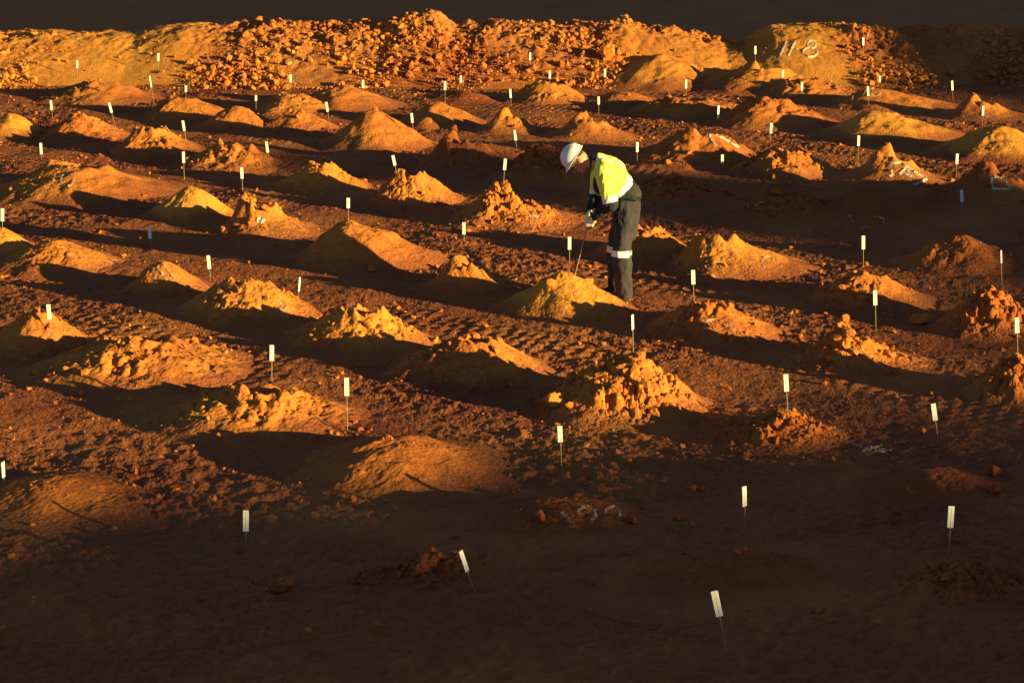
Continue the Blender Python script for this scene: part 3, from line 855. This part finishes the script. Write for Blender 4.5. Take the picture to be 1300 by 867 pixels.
person = fused('person', build_body, [M_SKIN], 0.006, 3)
fx, fy, fz, fs = at(783, 383)
person.location = (fx, fy, float(terrain(fx, fy))+0.015)
person.scale = (0.935,)*3
tag(person, 'worker in a white helmet and yellow shirt bending forward and holding a thin rod', 'person')

tdir = (NECKB-WAIST).normalized()
def build_shirt(bm):
    capsule(bm, WAIST+Vector((0.03, 0, -0.05)), CHEST, 0.155, 0.168, sq=0.86, sqdir=(1, 0, 0.9))
    capsule(bm, CHEST, NECKB+Vector((0.03, 0, -0.02)), 0.168, 0.108, sq=0.85, sqdir=(1, 0, 0.9))
    capsule(bm, CHEST+Vector((0.02, -0.05, 0)), CHEST+Vector((0.02, 0.05, 0)), 0.142, 0.142)
    for sh, el in ((SH_N, EL_N), (SH_F, EL_F)):
        capsule(bm, NECKB+Vector((0.06, 0, -0.02)), sh, 0.085, 0.088)
        capsule(bm, CHEST, sh, 0.12, 0.088)
        capsule(bm, sh, el, 0.092, 0.074)
    for el, wr in ((EL_N, WR_N), (EL_F, WR_F)): capsule(bm, el, el+(wr-el)*0.93, 0.066, 0.044)
    capsule(bm, NECKB+Vector((0.01, 0, 0.0)), NECKB+Vector((-0.034, 0, 0.004)), 0.080, 0.074)
    ellip(bm, (-0.19, 0, 1.19), (0.06, 0.12, 0.12)) # shirt front hanging forward
def pick_shirt(c):
    p = c - np.array(WAIST); t = p@np.array(tdir)
    side = (c-np.array(CHEST))@np.array(Vector((-tdir.z, 0, tdir.x)))           # + towards the belly side
    m = np.zeros(len(c))                                                         # 0 yellow 1 silver 2 navy
    m[t < 0.055] = 1; m[t < 0.0] = 2
    m[(np.abs(np.abs(c[:, 1])-0.088) < 0.024) & (t > 0.05) & (side < 0.02)] = 1
    fr = np.array(Vector((-tdir.z, 0, tdir.x)).normalized())
    # navy over the front and collar
    bel = (c[:, 0] < -0.14-0.55*(1.38-c[:, 2])*0) & (side > 0.085) & (np.abs(c[:, 1]) < 0.13)
    m[bel & (t > -1)] = 2
    m[np.linalg.norm(c-np.array(NECKB)-np.array([-0.035, 0, 0.01]), axis=1) < 0.090] = 2
    for sh, el, wr in ((SH_N, EL_N, WR_N), (SH_F, EL_F, WR_F)):
        a = np.array(sh); b = np.array(el); w = np.array(wr); d = b-a; L = np.linalg.norm(d); d = d/L
        tt = (c-a)@d; rr = np.linalg.norm(c-a-tt[:, None]*d, axis=1)
        arm = (rr < 0.115) & (tt > 0.10) & (tt < L+0.2) & (np.abs(c[:, 1]) > 0.135)
        m[arm & (tt < L*0.78)] = 0
        m[arm & (tt >= L*0.78)] = 1
        m[arm & (tt >= L*0.96)] = 2
        d2 = w-b; L2 = np.linalg.norm(d2); d2 = d2/L2; t2 = (c-b)@d2; r2 = np.linalg.norm(c-b-t2[:, None]*d2, axis=1)
        m[(r2 < 0.085) & (t2 > 0.045) & (t2 < L2)] = 2
    return m
shirt = fused('shirt', build_shirt, [M_YEL, M_SILV, M_NAVY], 0.0065, 3, pick_shirt, person, disp=0.017)
shirt['label'] = 'yellow hi-vis shirt with silver bands, navy below and on the cuffs'
def build_trousers(bm):
    capsule(bm, WAIST+Vector((0.035, 0, -0.04)), HIP+Vector((0, 0, -0.02)), 0.150, 0.160, sq=0.9, sqdir=(1, 0, 0))
    ellip(bm, (0.12, 0, 0.955), (0.095, 0.160, 0.12))
    for s in (-1, 1):
        capsule(bm, HJ[s]+Vector((0, 0, 0.02)), KN[s], 0.114, 0.096)
        capsule(bm, KN[s], AN[s]+Vector((0, 0, -0.0)), 0.098, 0.088)
        capsule(bm, HJ[s]+Vector((0.05, 0, 0.0)), HJ[s]+Vector((0.03, 0, -0.25)), 0.088, 0.082)
trousers = fused('trousers', build_trousers, [M_TROU], 0.0075, 3, None, person, disp=0.016)
def torus_band(c, axis, r, w, name, parent, mat, sqx=1.0, th=0.004):
    axis = Vector(axis).normalized(); x = axis.orthogonal().normalized(); y = axis.cross(x)
    x = Vector((1, 0, 0)); x = (x-axis*x.dot(axis)).normalized(); y = axis.cross(x)
    V = []; Fc = []; n = 48
    for j in range(n):
        t = 2*math.pi*j/n; dirv = x*math.cos(t)*sqx+y*math.sin(t)
        for (rr, hh) in ((r, -w/2), (r+th, -w/2), (r+th, w/2), (r, w/2)):
            V.append(tuple(Vector(c)+dirv*rr+axis*hh))
    for j in range(n):
        for k in range(4): Fc.append((j*4+k, ((j+1) % n)*4+k, ((j+1) % n)*4+(k+1) % 4, j*4+(k+1) % 4))
    o = obj(name, np_mesh(name, np.array(V), np.array(Fc), mat), parent=parent)
    sw = o.modifiers.new('fit', 'SHRINKWRAP'); sw.target = trousers; sw.offset = 0.005
    sw.wrap_method = 'NEAREST_SURFACEPOINT'; sw.wrap_mode = 'ABOVE_SURFACE'
    return o
for s in (-1, 1):
    ax = (AN[s]-KN[s]).normalized()
    torus_band(KN[s]+ax*0.0, ax+Vector((-0.10, 0, 0)), 0.112, 0.066, 'reflective_band', trousers, M_SILV)
# belt with pouch
torus_band(WAIST+Vector((0.03, 0, -0.055)), (0.1, 0, 1), 0.158, 0.04, 'belt', person, M_NAVY)
bmp = box_mesh(0.05, 0.035, 0.012, 0.003); mp = bpy.data.meshes.new('belt_clip'); bmp.to_mesh(mp); bmp.free(); mp.materials.append(M_GLOVE)
o = obj('belt_clip', mp, parent=person); o.location = (0.165, -0.10, 1.0); o.rotation_euler = (0, 0.2, 0.5)
# boots
def build_boot(s):
    def f(bm):
        a = AN[s]
        capsule(bm, a+Vector((0.01, 0, 0.08)), a+Vector((0.01, 0, -0.02)), 0.055, 0.055)
        capsule(bm, a+Vector((0.03, 0, -0.035)), a+Vector((-0.15, 0, -0.045)), 0.05, 0.042)
        capsule(bm, a+Vector((0.02, 0, 0)), a+Vector((-0.10, 0, -0.035)), 0.052, 0.045)
    return f
for s in (-1, 1): fused('boot', build_boot(s), [M_BOOT], 0.007, 2, None, person)
# gloved hands closed round the rod
ROD_TOP = Vector((-0.295, 0, 0.90))
def build_hand(side, wr, g):
    def f(bm):
        palm = g + Vector((0.035, -0.028*(-side)*0+side*0.022, 0.01))
        capsule(bm, wr, wr+(palm-wr)*0.5, 0.036, 0.036)
        capsule(bm, palm+Vector((0.012, 0, 0.028)), palm+Vector((0.006, 0, -0.032)), 0.032, 0.028)
        capsule(bm, wr+(palm-wr)*0.4, palm, 0.034, 0.032)
        lens = (0.92, 1.0, 0.95, 0.78)
        for i in range(4):                                     # four fingers curled round the rod
            z = 0.034-0.021*i; k = lens[i]
            p0 = palm+Vector((-0.004, side*0.018, z)); p1 = g+Vector((-0.026*k, side*0.024, z-0.002))
            p2 = g+Vector((-0.034*k, -side*0.006, z-0.004)); p3 = g+Vector((-0.012, -side*0.024*k, z-0.005))
            capsule(bm, p0, p1, 0.0105, 0.0100, 10); capsule(bm, p1, p2, 0.0100, 0.0092, 10); capsule(bm, p2, p3, 0.0092, 0.0085, 10)
        t0 = palm+Vector((0.005, -side*0.015, 0.035)); t1 = g+Vector((0.012, -side*0.026, 0.052)); t2 = g+Vector((-0.018, -side*0.020, 0.050))
        capsule(bm, t0, t1, 0.0125, 0.0115, 10); capsule(bm, t1, t2, 0.0115, 0.0095, 10)
    return f
G_N = Vector((-0.288, 0.0, 0.785)); G_F = Vector((-0.272, 0.0, 0.85))
for side, wr, g in ((-1, WR_N, G_N), (1, WR_F, G_F)):
    fused('glove', build_hand(side, wr, g), [M_GLOVE], 0.0042, 2, None, person)
# helmet: shell, brim and ridge
hel = None
def build_helmet():
    bm = bmesh.new(); nu, nv = 40, 16; rows = []
    for i in range(nv+1):
        ph = math.pi/2*(1-i/nv); row = []
        for j in range(nu):
            t = 2*math.pi*j/nu
            rx = 0.138 if math.cos(t) > 0 else 0.142
            k = 1+0.03*math.sin(t*2)**2
            row.append(bm.verts.new((rx*math.cos(ph)**0.85*math.cos(t)*k, 0.112*math.cos(ph)**0.85*math.sin(t)*k, 0.128*math.sin(ph)+(0.007*math.exp(-(math.sin(t)*4*math.cos(ph))**2)))) if i else None)
        rows.append(row)
    top = bm.verts.new((0, 0, 0.135))
    for j in range(nu): bm.faces.new((top, rows[1][j], rows[1][(j+1) % nu]))
    for i in range(1, nv):
        for j in range(nu): bm.faces.new((rows[i][j], rows[i+1][j], rows[i+1][(j+1) % nu], rows[i][(j+1) % nu]))
    lip = []
    for j in range(nu):                                        # brim: a peak at the face, a narrow lip elsewhere
        t = 2*math.pi*j/nu; c = math.cos(t)
        ext = 0.012+0.036*max(0, -c)**1.6
        lip.append(bm.verts.new((rows[nv][j].co.x+ext*c, rows[nv][j].co.y+ext*0.7*math.sin(t), -0.004-0.022*max(0, -c)**2)))
    for j in range(nu): bm.faces.new((rows[nv][j], lip[j], lip[(j+1) % nu], rows[nv][(j+1) % nu]))
    bmesh.ops.recalc_face_normals(bm, faces=bm.faces)
    me = bpy.data.meshes.new('helmet'); bm.to_mesh(me); bm.free(); me.materials.append(M_HAT)
    for p in me.polygons: p.use_smooth = True
    o = obj('helmet', me, parent=person)
    md = o.modifiers.new('thick', 'SOLIDIFY'); md.thickness = 0.004
    o.location = hp(-0.004, 0, 0.062); o.rotation_euler = (hrot.x, hrot.y-R(4), 0); o.scale = (0.94,)*3
    # ridges on the crown
    for yy in (-0.03, 0, 0.03):
        V = []; Fc = []; n = 18
        for k in range(n):
            ph = R(25)+(R(130))*k/(n-1)
            ky = math.sqrt(max(0, 1-(yy/0.112)**2))
            px, pz = 0.141*math.cos(ph)*ky, 0.131*math.sin(ph)**0.95*ky
            for dy, dz in ((-0.006, -0.004), (-0.003, 0.005), (0.003, 0.005), (0.006, -0.004)):
                V.append((px*(1+dz*3), yy+dy, pz+dz+0.002))
        for k in range(n-1):
            for q in range(3): Fc.append((k*4+q, k*4+q+1, k*4+q+5, k*4+q+4))
        obj('ridge', np_mesh('ridge', np.array(V), np.array(Fc), M_HAT), parent=o)
build_helmet()
def build_hair(bm):
    ellip(bm, hp(0.030, 0, 0.050), (0.072, 0.072, 0.062), hrot)
fused('hair', build_hair, [M_HAIR], 0.008, 1, None, person)
# safety glasses
def build_glasses(bm):
    for sg in (-1, 1):
        ellip(bm, hp(-0.098, 0.032*sg, 0.006), (0.007, 0.027, 0.018), hrot)
        capsule(bm, hp(-0.094, 0.056*sg, 0.008), hp(0.0, 0.086*sg, 0.008), 0.004, 0.004, 8)
    capsule(bm, hp(-0.100, -0.012, 0.008), hp(-0.100, 0.012, 0.008), 0.004, 0.004, 8)
fused('safety_glasses', build_glasses, [M_GLASS], 0.004, 1, None, person)

# the rod he holds, its foot in the back of the mound before him
gh = person.location + G_N*0.935
top = person.location + G_N*0.935 + (G_F-G_N).normalized()*0.16
dn = (G_N-G_F).normalized()
foot = None
for k in range(200):
    p = gh + dn*(0.01*k)
    p.y += 0.0
    g0 = drop(p.x, p.y)
    if g0 is not None and p.z < g0.z-0.02: foot = p; break
foot = foot or gh+dn*0.8
V, Fc = cyl_between(Vector(top)-Vector(foot), (0, 0, 0), 0.0055, 10)
rod = obj('probe_rod', np_mesh('probe_rod', V, np.array(Fc), M_WIRE)); rod.location = foot
tag(rod, 'thin metal rod held upright in the gloved hands of the worker', 'rod')
V, Fc = cyl_between(Vector(top)-Vector(foot)+Vector((0, 0, -0.02)), Vector(top)-Vector(foot)+Vector((0.004, 0, 0.09)), 0.013, 12)
obj('handle', np_mesh('handle', V, np.array(Fc), M_NAVY), parent=rod)
